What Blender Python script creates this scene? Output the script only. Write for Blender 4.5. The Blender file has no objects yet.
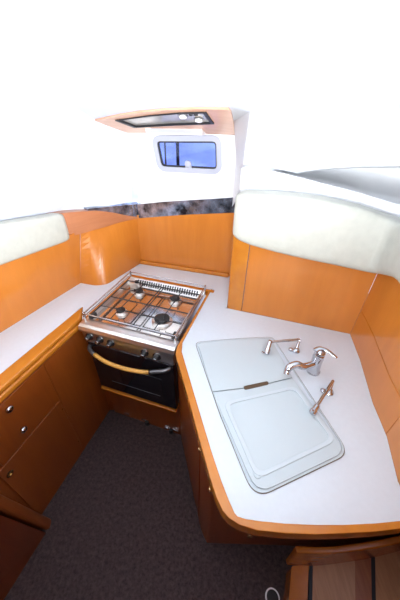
import bpy, bmesh, math, random
from mathutils import Vector, Matrix
from mathutils.geometry import tessellate_polygon
random.seed(4)
S = bpy.context.scene
COL = S.collection
PI = math.pi

# ------------------------------------------------------------------ camera model
F, NX, NY, H = 267.0, 195.0, 677.0, 1.74
_d = Vector((NX-200, -(NY-300), -F)).normalized()
UPV = -_d
_fw = Vector((0, 0, -1)); YV = (_fw - _fw.dot(UPV)*UPV).normalized(); XV = YV.cross(UPV)
R = Matrix((XV, YV, UPV))            # world = R @ cam
RT = R.transposed()
CAM = Vector((0, 0, H))

def ray(x, y): return R @ Vector((x-200, -(y-300), -F))
def at(x, y, z):                     # pixel onto the horizontal plane at height z
    r = ray(x, y); return CAM + r*((z-H)/r.z)
def on_wall(x, y, P, Q):             # pixel onto the vertical plane through plan points P, Q
    r = ray(x, y); n = Vector((-(Q[1]-P[1]), Q[0]-P[0], 0))
    t = (n.x*P[0]+n.y*P[1])/(n.x*r.x+n.y*r.y); return CAM + r*t
def on_plane(x, y, p, n):
    r = ray(x, y); return CAM + r*((p-CAM).dot(n)/r.dot(n))
def proj(p):
    c = RT @ (Vector(p)-CAM); c.z = min(c.z, -.02); return (200 + F*c.x/(-c.z), 300 - F*c.y/(-c.z))
def interp(curve, x):
    if x <= curve[0][0]: a, b = curve[0], curve[1]
    elif x >= curve[-1][0]: a, b = curve[-2], curve[-1]
    else:
        for a, b in zip(curve, curve[1:]):
            if a[0] <= x <= b[0]: break
    return a[1] + (b[1]-a[1])*(x-a[0])/(b[0]-a[0])
def height_at(q, curve, lo=0.3, hi=1.72):    # height of plan point q on the sight of a traced edge
    for _ in range(40):
        m = (lo+hi)/2; x, y = proj((q[0], q[1], m))
        if y > interp(curve, x): lo = m
        else: hi = m
    return (lo+hi)/2

# ------------------------------------------------------------------ materials
def newmat(name):
    m = bpy.data.materials.new(name); m.use_nodes = True
    nt = m.node_tree; b = nt.nodes['Principled BSDF']
    return m, nt, b
def simple(name, col, rough=.5, metal=0., coat=0., noise=0., nscale=20., bump=0., bscale=200.):
    m, nt, b = newmat(name)
    b.inputs['Base Color'].default_value = (*col, 1); b.inputs['Roughness'].default_value = rough
    b.inputs['Metallic'].default_value = metal; b.inputs['Coat Weight'].default_value = coat
    tc = nt.nodes.new('ShaderNodeTexCoord')
    if noise:
        n = nt.nodes.new('ShaderNodeTexNoise'); n.inputs['Scale'].default_value = nscale; n.inputs['Detail'].default_value = 4
        nt.links.new(tc.outputs['Object'], n.inputs['Vector'])
        r = nt.nodes.new('ShaderNodeValToRGB')
        r.color_ramp.elements[0].position = .3; r.color_ramp.elements[1].position = .7
        r.color_ramp.elements[0].color = (*[c*(1-noise) for c in col], 1)
        r.color_ramp.elements[1].color = (*[min(1, c*(1+noise)) for c in col], 1)
        nt.links.new(n.outputs['Fac'], r.inputs['Fac']); nt.links.new(r.outputs['Color'], b.inputs['Base Color'])
    if bump:
        n = nt.nodes.new('ShaderNodeTexNoise'); n.inputs['Scale'].default_value = bscale; n.inputs['Detail'].default_value = 3
        nt.links.new(tc.outputs['Object'], n.inputs['Vector'])
        bp = nt.nodes.new('ShaderNodeBump'); bp.inputs['Strength'].default_value = bump; bp.inputs['Distance'].default_value = .004
        nt.links.new(n.outputs['Fac'], bp.inputs['Height']); nt.links.new(bp.outputs['Normal'], b.inputs['Normal'])
    return m
def wood(name, c1, c2, scale=(14, 14, 1.2), rough=.28, coat=.3, rot=0.):
    m, nt, b = newmat(name)
    tc = nt.nodes.new('ShaderNodeTexCoord'); mp = nt.nodes.new('ShaderNodeMapping')
    mp.inputs['Scale'].default_value = scale; mp.inputs['Rotation'].default_value = (0, 0, rot)
    nt.links.new(tc.outputs['Object'], mp.inputs['Vector'])
    n = nt.nodes.new('ShaderNodeTexNoise'); n.inputs['Scale'].default_value = 2.2; n.inputs['Detail'].default_value = 7
    n.inputs['Roughness'].default_value = .6; n.inputs['Distortion'].default_value = .5
    nt.links.new(mp.outputs['Vector'], n.inputs['Vector'])
    r = nt.nodes.new('ShaderNodeValToRGB'); r.color_ramp.elements[0].position = .34; r.color_ramp.elements[1].position = .66
    r.color_ramp.elements[0].color = (*c1, 1); r.color_ramp.elements[1].color = (*c2, 1)
    nt.links.new(n.outputs['Fac'], r.inputs['Fac'])
    nt.links.new(r.outputs['Color'], b.inputs['Base Color'])
    b.inputs['Roughness'].default_value = rough; b.inputs['Coat Weight'].default_value = coat; b.inputs['Coat Roughness'].default_value = .12
    return m
M = {}
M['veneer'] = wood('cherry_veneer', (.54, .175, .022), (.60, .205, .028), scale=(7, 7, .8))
M['veneer_shaded'] = wood('cherry_veneer_shaded', (.245, .056, .008), (.31, .075, .010), scale=(7, 7, .8))  # same cherry, its colour darkened to stand for the weaker light low down
M['solid'] = wood('solid_cherry_edge', (.50, .165, .015), (.58, .21, .022), scale=(5, 5, 5), rough=.25)
M['band'] = wood('band_wood', (.40, .15, .065), (.46, .18, .08), scale=(3, 3, 20), rough=.35)
M['rail'] = wood('rail_wood', (.42, .12, .012), (.54, .17, .018), scale=(3, 3, 12), rough=.25)
M['hatchwood'] = wood('hatch_surround_wood', (.56, .30, .18), (.64, .37, .24), scale=(2, 12, 12), rough=.35)
M['laminate'] = simple('white_laminate', (.67, .74, .81), .35, noise=.015, nscale=60)
M['gelcoat'] = simple('white_gelcoat', (.86, .88, .90), .35)
M['vinyl'] = simple('cream_vinyl', (.47, .475, .42), .5, noise=.05, nscale=30, bump=.25, bscale=260)
M['plastic'] = simple('white_acrylic_cover', (.52, .60, .64), .28)
M['plastic2'] = simple('white_board', (.56, .64, .69), .32)
M['chrome'] = simple('chrome', (.56, .57, .60), .07, 1.)
M['steel'] = simple('brushed_steel', (.72, .70, .68), .32, 1., noise=.05, nscale=40)
M['hob'] = simple('polished_hob_steel', (.66, .63, .60), .12, 1.)
M['mirror'] = simple('mirror_strip', (.30, .36, .48), .12, .8, noise=.9, nscale=22)  # mottled noise colour stands in for what the strip would reflect
M['black'] = simple('black_enamel', (.012, .012, .014), .35)
M['iron'] = simple('black_iron', (.02, .02, .022), .55)
M['blackglass'] = simple('black_glass', (.006, .006, .009), .06, coat=.6)
M['gasket'] = simple('black_gasket', (.015, .015, .018), .5)
M['handlewood'] = simple('pale_wood_handle', (.66, .34, .07), .35, noise=.1, nscale=30)
M['greyend'] = simple('grey_metal_bracket', (.16, .16, .17), .3, .8)
M['brass'] = simple('brass', (.75, .55, .28), .25, 1.)
M['dark'] = simple('dark_bracket', (.015, .012, .012), .6)
M['slot'] = simple('slot_brown', (.10, .06, .03), .5)
M['acrylic'] = simple('smoked_hatch_acrylic', (.36, .35, .33), .12, noise=.25, nscale=8)
M['whiteplastic'] = simple('white_plastic', (.82, .83, .86), .4)
M['lilac'] = simple('pale_lilac_plastic', (.42, .44, .52), .4)
M['teak'] = wood('teak_plank', (.42, .20, .09), (.52, .27, .13), scale=(30, 3, 3), rough=.4, coat=.1)
M['teak_red'] = wood('red_plank', (.28, .09, .035), (.36, .13, .05), scale=(30, 3, 3), rough=.4, coat=.1)
M['darkred'] = wood('dark_red_wood', (.16, .035, .012), (.22, .05, .015), scale=(8, 8, 1.2))
# carpet
m, nt, b = newmat('carpet'); M['carpet'] = m
tc = nt.nodes.new('ShaderNodeTexCoord')
n = nt.nodes.new('ShaderNodeTexNoise'); n.inputs['Scale'].default_value = 60; n.inputs['Detail'].default_value = 8; n.inputs['Roughness'].default_value = .8
nt.links.new(tc.outputs['Object'], n.inputs['Vector'])
r = nt.nodes.new('ShaderNodeValToRGB'); e = r.color_ramp.elements
e[0].position = .35; e[0].color = (.022, .013, .014, 1); e[1].position = .68; e[1].color = (.105, .068, .068, 1)
nt.links.new(n.outputs['Fac'], r.inputs['Fac']); nt.links.new(r.outputs['Color'], b.inputs['Base Color'])
b.inputs['Roughness'].default_value = .95
bp = nt.nodes.new('ShaderNodeBump'); bp.inputs['Strength'].default_value = .8; bp.inputs['Distance'].default_value = .006
nt.links.new(n.outputs['Fac'], bp.inputs['Height']); nt.links.new(bp.outputs['Normal'], b.inputs['Normal'])
# window glass: clear tinted pane with a reflection
m, nt, b = newmat('tinted_window'); M['glass'] = m
nt.nodes.remove(b); out = nt.nodes['Material Output']
t = nt.nodes.new('ShaderNodeBsdfTransparent'); t.inputs['Color'].default_value = (.62, .70, .95, 1)
g = nt.nodes.new('ShaderNodeBsdfGlossy'); g.inputs['Roughness'].default_value = .05; g.inputs['Color'].default_value = (.8, .85, 1, 1)
mx = nt.nodes.new('ShaderNodeMixShader'); mx.inputs['Fac'].default_value = .06
nt.links.new(t.outputs[0], mx.inputs[1]); nt.links.new(g.outputs[0], mx.inputs[2]); nt.links.new(mx.outputs[0], out.inputs['Surface'])

# ------------------------------------------------------------------ mesh helpers
def obj(name, bm, mat, parent=None, smooth=False, bevel=0., seg=2, local=None):
    bmesh.ops.recalc_face_normals(bm, faces=bm.faces)
    if local is not None: bmesh.ops.transform(bm, matrix=local.inverted(), verts=bm.verts)
    me = bpy.data.meshes.new(name); bm.to_mesh(me); bm.free()
    me.materials.append(M[mat])
    o = bpy.data.objects.new(name, me); COL.objects.link(o)
    if parent is not None: o.parent = parent
    if bevel:
        md = o.modifiers.new('bevel', 'BEVEL'); md.width = bevel; md.segments = seg; md.limit_method = 'ANGLE'; md.angle_limit = .6
        smooth = True
    if smooth:
        for p in me.polygons: p.use_smooth = True
        try:
            md = o.modifiers.new('wn', 'WEIGHTED_NORMAL'); md.keep_sharp = True
        except Exception: pass
    return o
def tag(o, label=None, cat=None, group=None, kind=None):
    if label: o['label'] = label
    if cat: o['category'] = cat
    if group: o['group'] = group
    if kind: o['kind'] = kind
    return o
def thing(name, loc, label, cat, group=None):
    o = bpy.data.objects.new(name, None); COL.objects.link(o); o.location = loc; o.empty_display_size = .05
    bpy.context.view_layer.update()
    return tag(o, label, cat, group)
def part(name, bm, mat, parent, **k):           # world-space mesh under a placed Empty or part
    bpy.context.view_layer.update()
    return obj(name, bm, mat, parent, local=parent.matrix_world.copy(), **k)
def prism(plan, z0, z1, bm=None):
    bm = bm or bmesh.new()
    lo = [bm.verts.new((p[0], p[1], z0)) for p in plan]; hi = [bm.verts.new((p[0], p[1], z1)) for p in plan]
    n = len(plan)
    tris = tessellate_polygon([[Vector((p[0], p[1], 0)) for p in plan]])
    for a, b_, c in tris:
        bm.faces.new((hi[a], hi[b_], hi[c])); bm.faces.new((lo[c], lo[b_], lo[a]))
    for i in range(n):
        j = (i+1) % n; bm.faces.new((lo[i], lo[j], hi[j], hi[i]))
    bmesh.ops.dissolve_limit(bm, angle_limit=.01, verts=bm.verts, edges=bm.edges)
    return bm
def slab(pts, thick, direction, bm=None, hole=None):
    """polygon pts in 3D (planar), extruded by thick along direction, optional hole ring"""
    bm = bm or bmesh.new(); d = Vector(direction).normalized()*thick
    rings = [pts] + ([hole] if hole else [])
    flat = [Vector(p) for r_ in rings for p in r_]
    a = [bm.verts.new(p) for p in flat]; c = [bm.verts.new(p+d) for p in flat]
    for t_ in tessellate_polygon([[Vector(p) for p in r_] for r_ in rings]):
        try:
            bm.faces.new([a[i] for i in t_]); bm.faces.new([c[i] for i in reversed(t_)])
        except ValueError: pass
    k = 0
    for r_ in rings:
        n = len(r_)
        for i in range(n):
            j = (i+1) % n; bm.faces.new((a[k+i], a[k+j], c[k+j], c[k+i]))
        k += n
    bmesh.ops.dissolve_limit(bm, angle_limit=.01, verts=bm.verts, edges=bm.edges)
    return bm
def ribbon(pts, thick, side=1, bm=None):
    """pts = (x, y, zlo, zhi); standing strip, thickness to one side of the path"""
    bm = bm or bmesh.new(); n = len(pts); rows = []
    for i, p in enumerate(pts):
        a = Vector(pts[max(0, i-1)][:2]); b_ = Vector(pts[min(n-1, i+1)][:2]); t = (b_-a).normalized()
        nv = Vector((-t.y, t.x))*thick*side; q = Vector(p[:2])
        rows.append([bm.verts.new((q.x, q.y, p[2])), bm.verts.new((q.x, q.y, p[3])),
                     bm.verts.new((q.x+nv.x, q.y+nv.y, p[3])), bm.verts.new((q.x+nv.x, q.y+nv.y, p[2]))])
    for r0, r1 in zip(rows, rows[1:]):
        for k in range(4):
            bm.faces.new((r0[k], r0[(k+1) % 4], r1[(k+1) % 4], r1[k]))
    bm.faces.new(rows[0]); bm.faces.new(rows[-1]); return bm
def smooth_path(pts, n=6):
    pts = [Vector(p) for p in pts]; out = []
    for i in range(len(pts)-1):
        p0 = pts[max(i-1, 0)]; p1 = pts[i]; p2 = pts[i+1]; p3 = pts[min(i+2, len(pts)-1)]
        for k in range(n):
            t = k/n
            out.append(.5*((2*p1)+(p2-p0)*t+(2*p0-5*p1+4*p2-p3)*t*t+(3*p1-p0-3*p2+p3)*t**3))
    out.append(pts[-1]); return out
def tube(path, rad, bm=None, seg=10, flat=1.):
    bm = bm or bmesh.new(); path = [Vector(p) for p in path]; n = len(path)
    rads = rad if isinstance(rad, (list, tuple)) else [rad]*n
    rings = []; up = Vector((0, 0, 1)); prev = None
    for i, p in enumerate(path):
        t = (path[min(n-1, i+1)]-path[max(0, i-1)]).normalized()
        if prev is None:
            a = t.cross(up)
            if a.length < .05: a = t.cross(Vector((1, 0, 0)))
            a.normalize()
        else:
            a = (prev - prev.dot(t)*t).normalized()
        prev = a; b_ = a.cross(t).normalized()
        rings.append([bm.verts.new(p + (a*math.cos(2*PI*k/seg) + b_*flat*math.sin(2*PI*k/seg))*rads[i]) for k in range(seg)])
    for r0, r1 in zip(rings, rings[1:]):
        for k in range(seg): bm.faces.new((r0[k], r0[(k+1) % seg], r1[(k+1) % seg], r1[k]))
    bm.faces.new(rings[0]); bm.faces.new(list(reversed(rings[-1]))); return bm
def lathe(prof, origin, axis=(0, 0, 1), seg=24, bm=None):
    """prof = (radius, height) pairs around axis through origin"""
    bm = bm or bmesh.new(); ax = Vector(axis).normalized()
    a = ax.cross(Vector((0, 0, 1)) if abs(ax.z) < .9 else Vector((1, 0, 0))).normalized(); b_ = ax.cross(a)
    o = Vector(origin); rings = []
    for r_, h in prof:
        if r_ < 1e-6: rings.append([bm.verts.new(o+ax*h)])
        else: rings.append([bm.verts.new(o+ax*h+(a*math.cos(2*PI*k/seg)+b_*math.sin(2*PI*k/seg))*r_) for k in range(seg)])
    for r0, r1 in zip(rings, rings[1:]):
        for k in range(seg):
            l = (k+1) % seg
            if len(r0) == 1 and len(r1) == 1: continue
            if len(r0) == 1: bm.faces.new((r0[0], r1[k], r1[l]))
            elif len(r1) == 1: bm.faces.new((r0[k], r0[l], r1[0]))
            else: bm.faces.new((r0[k], r0[l], r1[l], r1[k]))
    for rr in (rings[0], rings[-1]):
        if len(rr) > 1: bm.faces.new(rr)
    return bm
def round_poly(pts, rad, n=6):
    pts = [Vector(p) for p in pts]; out = []; N = len(pts)
    for i, p in enumerate(pts):
        r_ = rad[i] if isinstance(rad, (list, tuple)) else rad
        a = pts[i-1]-p; b_ = pts[(i+1) % N]-p
        if r_ <= 0: out.append(p); continue
        la = min(r_, a.length*.49); lb = min(r_, b_.length*.49)
        A = p+a.normalized()*la; B = p+b_.normalized()*lb
        for k in range(n+1):
            t = k/n; out.append(A*(1-t)**2 + p*2*t*(1-t) + B*t*t)
    return out
def obox(o, u, v, w, bm=None):
    """oriented box: corner o, edge vectors u v w"""
    bm = bm or bmesh.new(); o, u, v, w = map(Vector, (o, u, v, w)); vs = []
    for k in (0, 1):
        for j in (0, 1):
            for i in (0, 1): vs.append(bm.verts.new(o+u*i+v*j+w*k))
    for f in ((0, 1, 3, 2), (4, 6, 7, 5), (0, 4, 5, 1), (2, 3, 7, 6), (0, 2, 6, 4), (1, 5, 7, 3)):
        bm.faces.new([vs[i] for i in f])
    return bm
def P2(x, y, z=.85): p = at(x, y, z); return (p.x, p.y)
CT = .85

# ------------------------------------------------------------------ plan reference lines
LW = [P2(0, 333), P2(80.6, 283)]                 # left wall
A_ = Vector(LW[1]); ldir = (Vector(LW[1])-Vector(LW[0])).normalized()
LW_near = Vector(LW[0]) - ldir*.25
L_far = (LW_near.x-.12, -.9)
BK = [P2(141, 263), P2(229, 276.5)]              # back wall
BX = [P2(226, 308), P2(350, 334)]                # boxed partition beside the sink
RW = [BX[1], P2(360, 360), P2(372.5, 402.5), P2(386.7, 436.5), P2(398, 482)]
rdir = (Vector(RW[-1])-Vector(RW[-2])).normalized()
RW_near = Vector(RW[-1]) + Vector((-.03, -.30))
RW_path = RW + [tuple(RW_near), (RW_near.x-.04, -.9)]
CF = [at(109, 411, 0), at(46, 508, 0)]           # face of the left cabinets
cdir = (CF[0]-CF[1]).normalized()

# ------------------------------------------------------------------ the setting
fl = obj('floor', prism([(-1.5, -.9), (1.3, -.9), (1.3, 2.0), (-1.5, 2.0)], -.05, 0), 'carpet'); tag(fl, kind='structure')

# left wall, up to the padded roll
def up_ribbon(path, z0, z1, th, side): return ribbon([(p[0], p[1], z0, z1) for p in path], th, side)
w = obj('wall_left_base', prism([(-1.48, -.9), (-1.45, -.9), (-1.45, 1.9), (-1.48, 1.9)], 0, 1.3), 'veneer_shaded'); tag(w, kind='structure')
def loft(lo, hi, rows=10):
    bm = bmesh.new(); n = len(lo)
    L_ = [[bm.verts.new(Vector(p).lerp(Vector(q), k/rows)) for p, q in zip(lo, hi)] for k in range(rows+1)]
    for a, c in zip(L_, L_[1:]):
        for i in range(n):
            j = (i+1) % n; bm.faces.new((a[i], a[j], c[j], c[i]))
    bm.faces.new(L_[0]); bm.faces.new(list(reversed(L_[-1]))); return bm
def dense(pts, n):
    out = []
    for p, q in zip(pts, pts[1:]): out += [Vector(p).lerp(Vector(q), k/n) for k in range(n)]
    return out+[Vector(pts[-1])]
AT = at(80.5, 233, 1.172); back_ = Vector((-.03, .01, 0)); AL = Vector((A_.x, A_.y, CT))
lwl = dense([Vector((*L_far, CT)), Vector((*LW_near, CT)), Vector((*LW[0], CT)), AL], 6)
lwh = []
for i, p in enumerate(lwl):
    f_ = max(0, (i-6)/12.); f_ = f_*f_*(3-2*f_) if f_ < 1 else 1
    lwh.append(Vector((p.x, p.y, 1.185))+(Vector((AT.x, AT.y, 0))-Vector((AL.x, AL.y, 0)))*f_)
bm = loft(lwl+[p+back_ for p in reversed(lwl)], lwh+[p+back_ for p in reversed(lwh)])
w = obj('wall_left', bm, 'veneer', smooth=False); tag(w, kind='structure')
# boxed column at the far end of the left wall, with a rounded solid corner
B1 = Vector(P2(95, 285.6)); B2 = Vector(P2(107, 284.5)); D_ = Vector(BK[0])
pc = round_poly([tuple(A_)+(0,), (*B1, 0), (*B2, 0), (*D_, 0)], [0, .02, .03, 0], 5)
pct = round_poly([AT, at(93, 229.8, 1.172), at(104, 226.6, 1.172), at(139.8, 217.6, 1.172)], [0, .02, .03, 0], 5)
ex_ = [Vector((.0, .06, 0)), Vector((-.04, .06, 0))]
lo_c = [Vector((p.x, p.y, CT)) for p in pc]; lo_c = lo_c[:-2]+dense(lo_c[-2:], 10); pct = pct[:-2]+dense(pct[-2:], 10); lo_c += [lo_c[-1]+ex_[0], lo_c[0]+ex_[1]]
hi_c = list(pct)+[pct[-1]+ex_[0], pct[0]+ex_[1]]
w = obj('wall_corner', loft(lo_c, hi_c), 'veneer', smooth=False); tag(w, kind='structure')
bdir = (Vector(BK[1])-Vector(BK[0])).normalized(); bn = Vector((-bdir.y, bdir.x))
w = obj('wall_back', ribbon([(BK[0][0], BK[0][1], CT, 1.19), (BK[1][0]+bdir.x*.12, BK[1][1]+bdir.y*.12, CT, 1.285)], .03, 1), 'veneer'); tag(w, kind='structure')
# ledge along the foot of the back wall
w = obj('trim_1', ribbon([(BK[0][0]-bn.x*.02, BK[0][1]-bn.y*.02, CT, CT+.028), (BK[1][0]-bn.x*.02, BK[1][1]-bn.y*.02, CT, CT+.028)], .02, 1), 'solid', bevel=.006); tag(w, kind='structure')
# boxed partition right of the cooker: rounded upright at its free end
bxd = (Vector(BX[1])-Vector(BX[0])).normalized(); bxn = Vector((-bxd.y, bxd.x))
post = round_poly([(*Vector(BX[0]), 0), (*(Vector(BX[0])+bxd*.085), 0), (*(Vector(BX[0])+bxd*.085+bxn*.40), 0), (BX[0][0]+bxn.x*.40, BX[0][1]+bxn.y*.40, 0)], [.03, 0, 0, 0], 6)
w = obj('trim_2', prism([(p.x, p.y) for p in post], CT, 1.40), 'solid'); tag(w, kind='structure')
s0 = Vector(BX[0])+bxd*.088+bxn*.003
w = obj('wall_front', prism([tuple(s0), BX[1], (BX[1][0]+.012, BX[1][1]+.05), tuple(s0+bxn*.05)], CT, 1.36), 'veneer', bevel=.0015); tag(w, kind='structure')
# right wall in three sheets parted by fine grooves
V1 = on_wall(387, 428, RW[2], RW[4])
def rw_piece(a, b_, z0, z1, name):
    pts = []; n = len(RW_path)
    cum = [0]
    for p, q in zip(RW_path, RW_path[1:]): cum.append(cum[-1]+(Vector(q)-Vector(p)).length)
    def pt(s):
        for i in range(n-1):
            if s <= cum[i+1] or i == n-2:
                t = (s-cum[i])/(cum[i+1]-cum[i]); return Vector(RW_path[i]).lerp(Vector(RW_path[i+1]), t)
    ss = sorted([a, b_]+[c for c in cum if a < c < b_])
    ss = [s for s in ss if s <= b_]
    o = obj(name, ribbon([(*pt(s), z0, z1) for s in ss], .03, 1), 'veneer', bevel=.0015); return tag(o, kind='structure')
s_v = (Vector((V1.x, V1.y))-Vector(RW_path[0])).length
rw_piece(0, s_v-.001, 1.003, 1.27, 'wall_right')
rw_piece(0, s_v-.001, CT, 1.0, 'wall_right')
rw_piece(s_v+.001, 2.2, CT, 1.29, 'wall_right')
w = obj('wall_right_base', prism([(1.0, -.9), (1.03, -.9), (1.03, 1.7), (1.0, 1.7)], 0, .84), 'veneer_shaded'); tag(w, kind='structure')
w = obj('wall_rear', prism([(-1.5, -.93), (1.3, -.93), (1.3, -.9), (-1.5, -.9)], 0, 2.12), 'darkred'); tag(w, kind='structure')

# wooden band and mirror strip over the left corner
bot = [(62, 238.5), (80, 234), (105, 227), (125, 221), (141, 218)]
top = [(62, 213), (80, 211.5), (97, 210.5), (112, 212.3), (127, 215.6), (141, 217.6)]
mtop = [(60, 212), (97, 208), (120, 205.8), (140, 204)]
bq = [at(x, y, 1.172) for x, y in bot]
bq = [bq[0]-(bq[1]-bq[0])*.35] + bq
bq = smooth_path(bq, 4)
w = obj('trim_3', ribbon([(q.x, q.y, 1.172, max(1.174, height_at(q, top))) for q in bq], .06, 1), 'band'); tag(w, kind='structure')
mq = [q for q in bq if proj(q)[0] > 90]
bo = Vector((0.006, -.0))
w1 = ribbon([(q.x-.002, q.y+.004, 1.174, height_at(q, mtop)) for q in mq], .05, 1)
BKm = [on_wall(x, 217, *BK) for x in (139, 165, 190, 215, 234)]
mb = [(141, 218), (150, 217.5), (175, 215), (200, 214), (235, 212.5)]; mt = [(141, 203.8), (150, 202.5), (200, 199.5), (235, 197.3)]
w2 = ribbon([(q.x-bn.x*.003, q.y-bn.y*.003, height_at(q, mb), height_at(q, mt)) for q in BKm], .04, 1)
obj_m1 = obj('trim_4', w1, 'mirror'); tag(obj_m1, kind='structure')
obj_m2 = obj('trim_5', w2, 'mirror'); tag(obj_m2, kind='structure')

# white moulded headliner: sides, window wall, sloping roof
zl = height_at(on_wall(150, 202, *BK), mt)
Ab = on_wall(128, 131, *BK); Bb = on_wall(238, 133, *BK)
ab = (Bb-Ab).normalized(); fwd = Vector((-ab.y, ab.x, 0)).normalized()
if fwd.y < 0: fwd = -fwd
slope = (-fwd + Vector((0, 0, .31))).normalized()      # towards the camera and up
RN = ab.cross(slope).normalized(); RP = Ab
def roof_z(x, y):
    return RP.z - (RN.x*(x-RP.x)+RN.y*(y-RP.y))/RN.z
T_left = on_plane(95, 118.5, RP, RN); T_l2 = on_plane(112, 125, RP, RN)
T_right = on_plane(231, 106.8, RP, RN); T_r2 = on_plane(234, 121, RP, RN)
def rp(x, y): return Vector((x, y, roof_z(x, y)))
P0 = on_wall(0, 222, *LW)
bq_m = [at(97, 226.5, 1.172), at(140, 217.6, 1.172)]
bottoms = [Vector((L_far[0], -.9, 1.33)), Vector((LW_near.x, LW_near.y, 1.33)), P0, on_wall(62, 212, *LW),
           Vector((bq_m[0].x, bq_m[0].y, height_at(bq_m[0], mtop))), Vector((BK[0][0], BK[0][1], zl-.005))]
tops = [Vector((-.85, -.9, 0)), rp(-.85, .3), rp(-.70, .85), T_left, T_l2, Ab]
yk = .25; ZT = roof_z(0, yk)
tops[0].z = roof_z(-.85, .3)
bm = bmesh.new()
vb = [bm.verts.new(p) for p in bottoms]; vt = [bm.verts.new(p) for p in tops]
for i in range(len(vb)-1): bm.faces.new((vb[i], vb[i+1], vt[i+1], vt[i]))
bmesh.ops.solidify(bm, geom=bm.faces[:], thickness=.02)
w = obj('ceiling_side_left', bm, 'gelcoat', smooth=False); tag(w, kind='structure')
# window wall with its opening
wpx = [(154.5, 138.5), (219, 138.5), (219.5, 171.5), (160.5, 168.5)]
wq = [on_wall(x, y, *BK) for x, y in wpx]
wr = round_poly(wq, .035, 6)
BR = on_wall(235, 196, *BK)
outer = [on_wall(141, 204.5, *BK), Ab, Bb, BR+Vector((bdir.x, bdir.y, 0))*.06, BR - Vector((0, 0, .0)), on_wall(190, 200.5, *BK)]
outer = [Ab-Vector((bdir.x, bdir.y, 0))*.06, Bb, Bb+Vector((bdir.x, bdir.y, 0))*.10, Vector((Bb.x+bdir.x*.10, Bb.y+bdir.y*.10, BR.z-.02)), BR-Vector((0, 0, .02)), on_wall(190, 203, *BK), on_wall(141, 205, *BK)]
w = obj('wall_window', slab(outer, .03, (bn.x, bn.y, 0), hole=wr), 'gelcoat'); tag(w, kind='structure')
# right-hand liner: lip over the padded roll, deep shelf, raised side
cq0 = [Vector((BX[0][0], BX[0][1]))-bxn*.045+bxd*t for t in (.012, .08, .2, .32, .45, .54)]
cq1 = [Vector((.70, .93)), Vector((.695, .84)), Vector((.665, .70)), Vector((.635, .55)), Vector((.60, .38)), Vector((.57, .15)), Vector((.54, -.3))]
CQ = [Vector((p.x, p.y, 0)) for p in smooth_path([(*p, 0) for p in cq0+cq1], 4)]
c_bot = [(228, 233), (234, 236), (250, 243), (275, 250), (300, 256), (330, 262), (372, 271), (400, 278)]
c_top = [(231, 192), (240, 190.5), (280, 192), (320, 196), (360, 205), (400, 219)]
lip_t = [(240, 170), (262, 172), (285, 176.5), (330, 188), (365, 197), (400, 208.5)]
zb = [height_at(q, c_bot) for q in CQ]; zt = [height_at(q, c_top) for q in CQ]; zlp = [height_at(q, lip_t) for q in CQ]
cnt = len(CQ)
for i in range(cnt):                              # past the frame the roll keeps its height
    if proj((CQ[i].x, CQ[i].y, 1.4))[0] > 425 or CQ[i].y < .6:
        zb[i] = zb[i-1]; zt[i] = zt[i-1]; zlp[i] = zlp[i-1]
def side(i, d):
    a = CQ[max(0, i-1)]; b_ = CQ[min(cnt-1, i+1)]; t = (b_-a).normalized(); return CQ[i]+Vector((-t.y, t.x, 0))*d
bm = bmesh.new(); rows = []
head = [(240, 172), (285, 175.5), (310, 171.5), (330, 169.5), (360, 168), (400, 167.5)]
for i in range(cnt):
    px = proj((CQ[i].x, CQ[i].y, zlp[i]))[0]
    f_ = max(0., min(1, (px-272)/45.))            # the recess closes towards the window
    if i > 1 and CQ[i].y < .9: f_ = 1.
    hd = max(.004, height_at(side(i, .085), head)-zlp[i]) if CQ[i].y > .62 else hd
    h1 = max(.004, hd*min(1, f_*1.5)); dp = .005+.24*f_
    prof_ = [(.046, -9), (.046, -.006), (.052, 0), (.060, 0), (.066, -.004-.02*f_), (.08, -.03*f_-.003), (.08+dp*.5, -.03*f_-.003), (.08+dp, -.03*f_), (.085+dp, h1*.5),
             (.083+dp, h1+.02), (.09+dp*.35, h1+.012), (.086, h1), (.080, h1+.012), (.083, h1+.04)]
    row = []
    for d_, h_ in prof_:
        q = side(i, d_); row.append((q.x, q.y, (zt[i]-.03) if h_ == -9 else zlp[i]+h_))
    q = side(i, .12); row.append((q.x, q.y, roof_z(q.x, max(q.y, yk))+.005))
    rows.append(row)
vr = [[bm.verts.new(p) for p in r_] for r_ in rows]
for r0, r1 in zip(vr, vr[1:]):
    for k in range(len(r0)-1): bm.faces.new((r0[k], r0[k+1], r1[k+1], r1[k]))
# near left flank joining the window wall
fl_t = [bm.verts.new(p) for p in (Bb, T_r2, T_right)]
fb = bm.verts.new(Vector((Bb.x, Bb.y, BR.z-.06)))
c0 = vr[0]
bm.faces.new([fb]+c0+[fl_t[2], fl_t[1], fl_t[0]])
w = obj('ceiling_side_right', bm, 'gelcoat', smooth=True); tag(w, kind='structure')
# roof
l0 = Ab-ab*1.1; r0_ = Bb+ab*1.3
bm = bmesh.new()
vs = [bm.verts.new((p.x, p.y, roof_z(p.x, p.y))) for p in (l0, r0_, Vector((1.35, yk, 0)), Vector((-1.35, yk, 0)))]
vm_ = [bm.verts.new((1.35, -.05, roof_z(1.35, yk))), bm.verts.new((-1.35, -.05, roof_z(-1.35, yk)))]
bm.faces.new(vs); bm.faces.new((vs[3], vs[2], vm_[0], vm_[1]))
bmesh.ops.solidify(bm, geom=bm.faces[:], thickness=.02)
b3 = bmesh.new(); b3.faces.new([b3.verts.new(p) for p in ((1.35, -.05, roof_z(1.35, yk)), (1.35, -.93, roof_z(1.35, yk)), (-1.35, -.93, roof_z(-1.35, yk)), (-1.35, -.05, roof_z(-1.35, yk)))])
bmesh.ops.solidify(b3, geom=b3.faces[:], thickness=.02)
w = obj('ceiling_rear', b3, 'darkred'); tag(w, kind='structure')  # unseen; dark wood put here to darken chrome reflections and cut bounce
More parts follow.
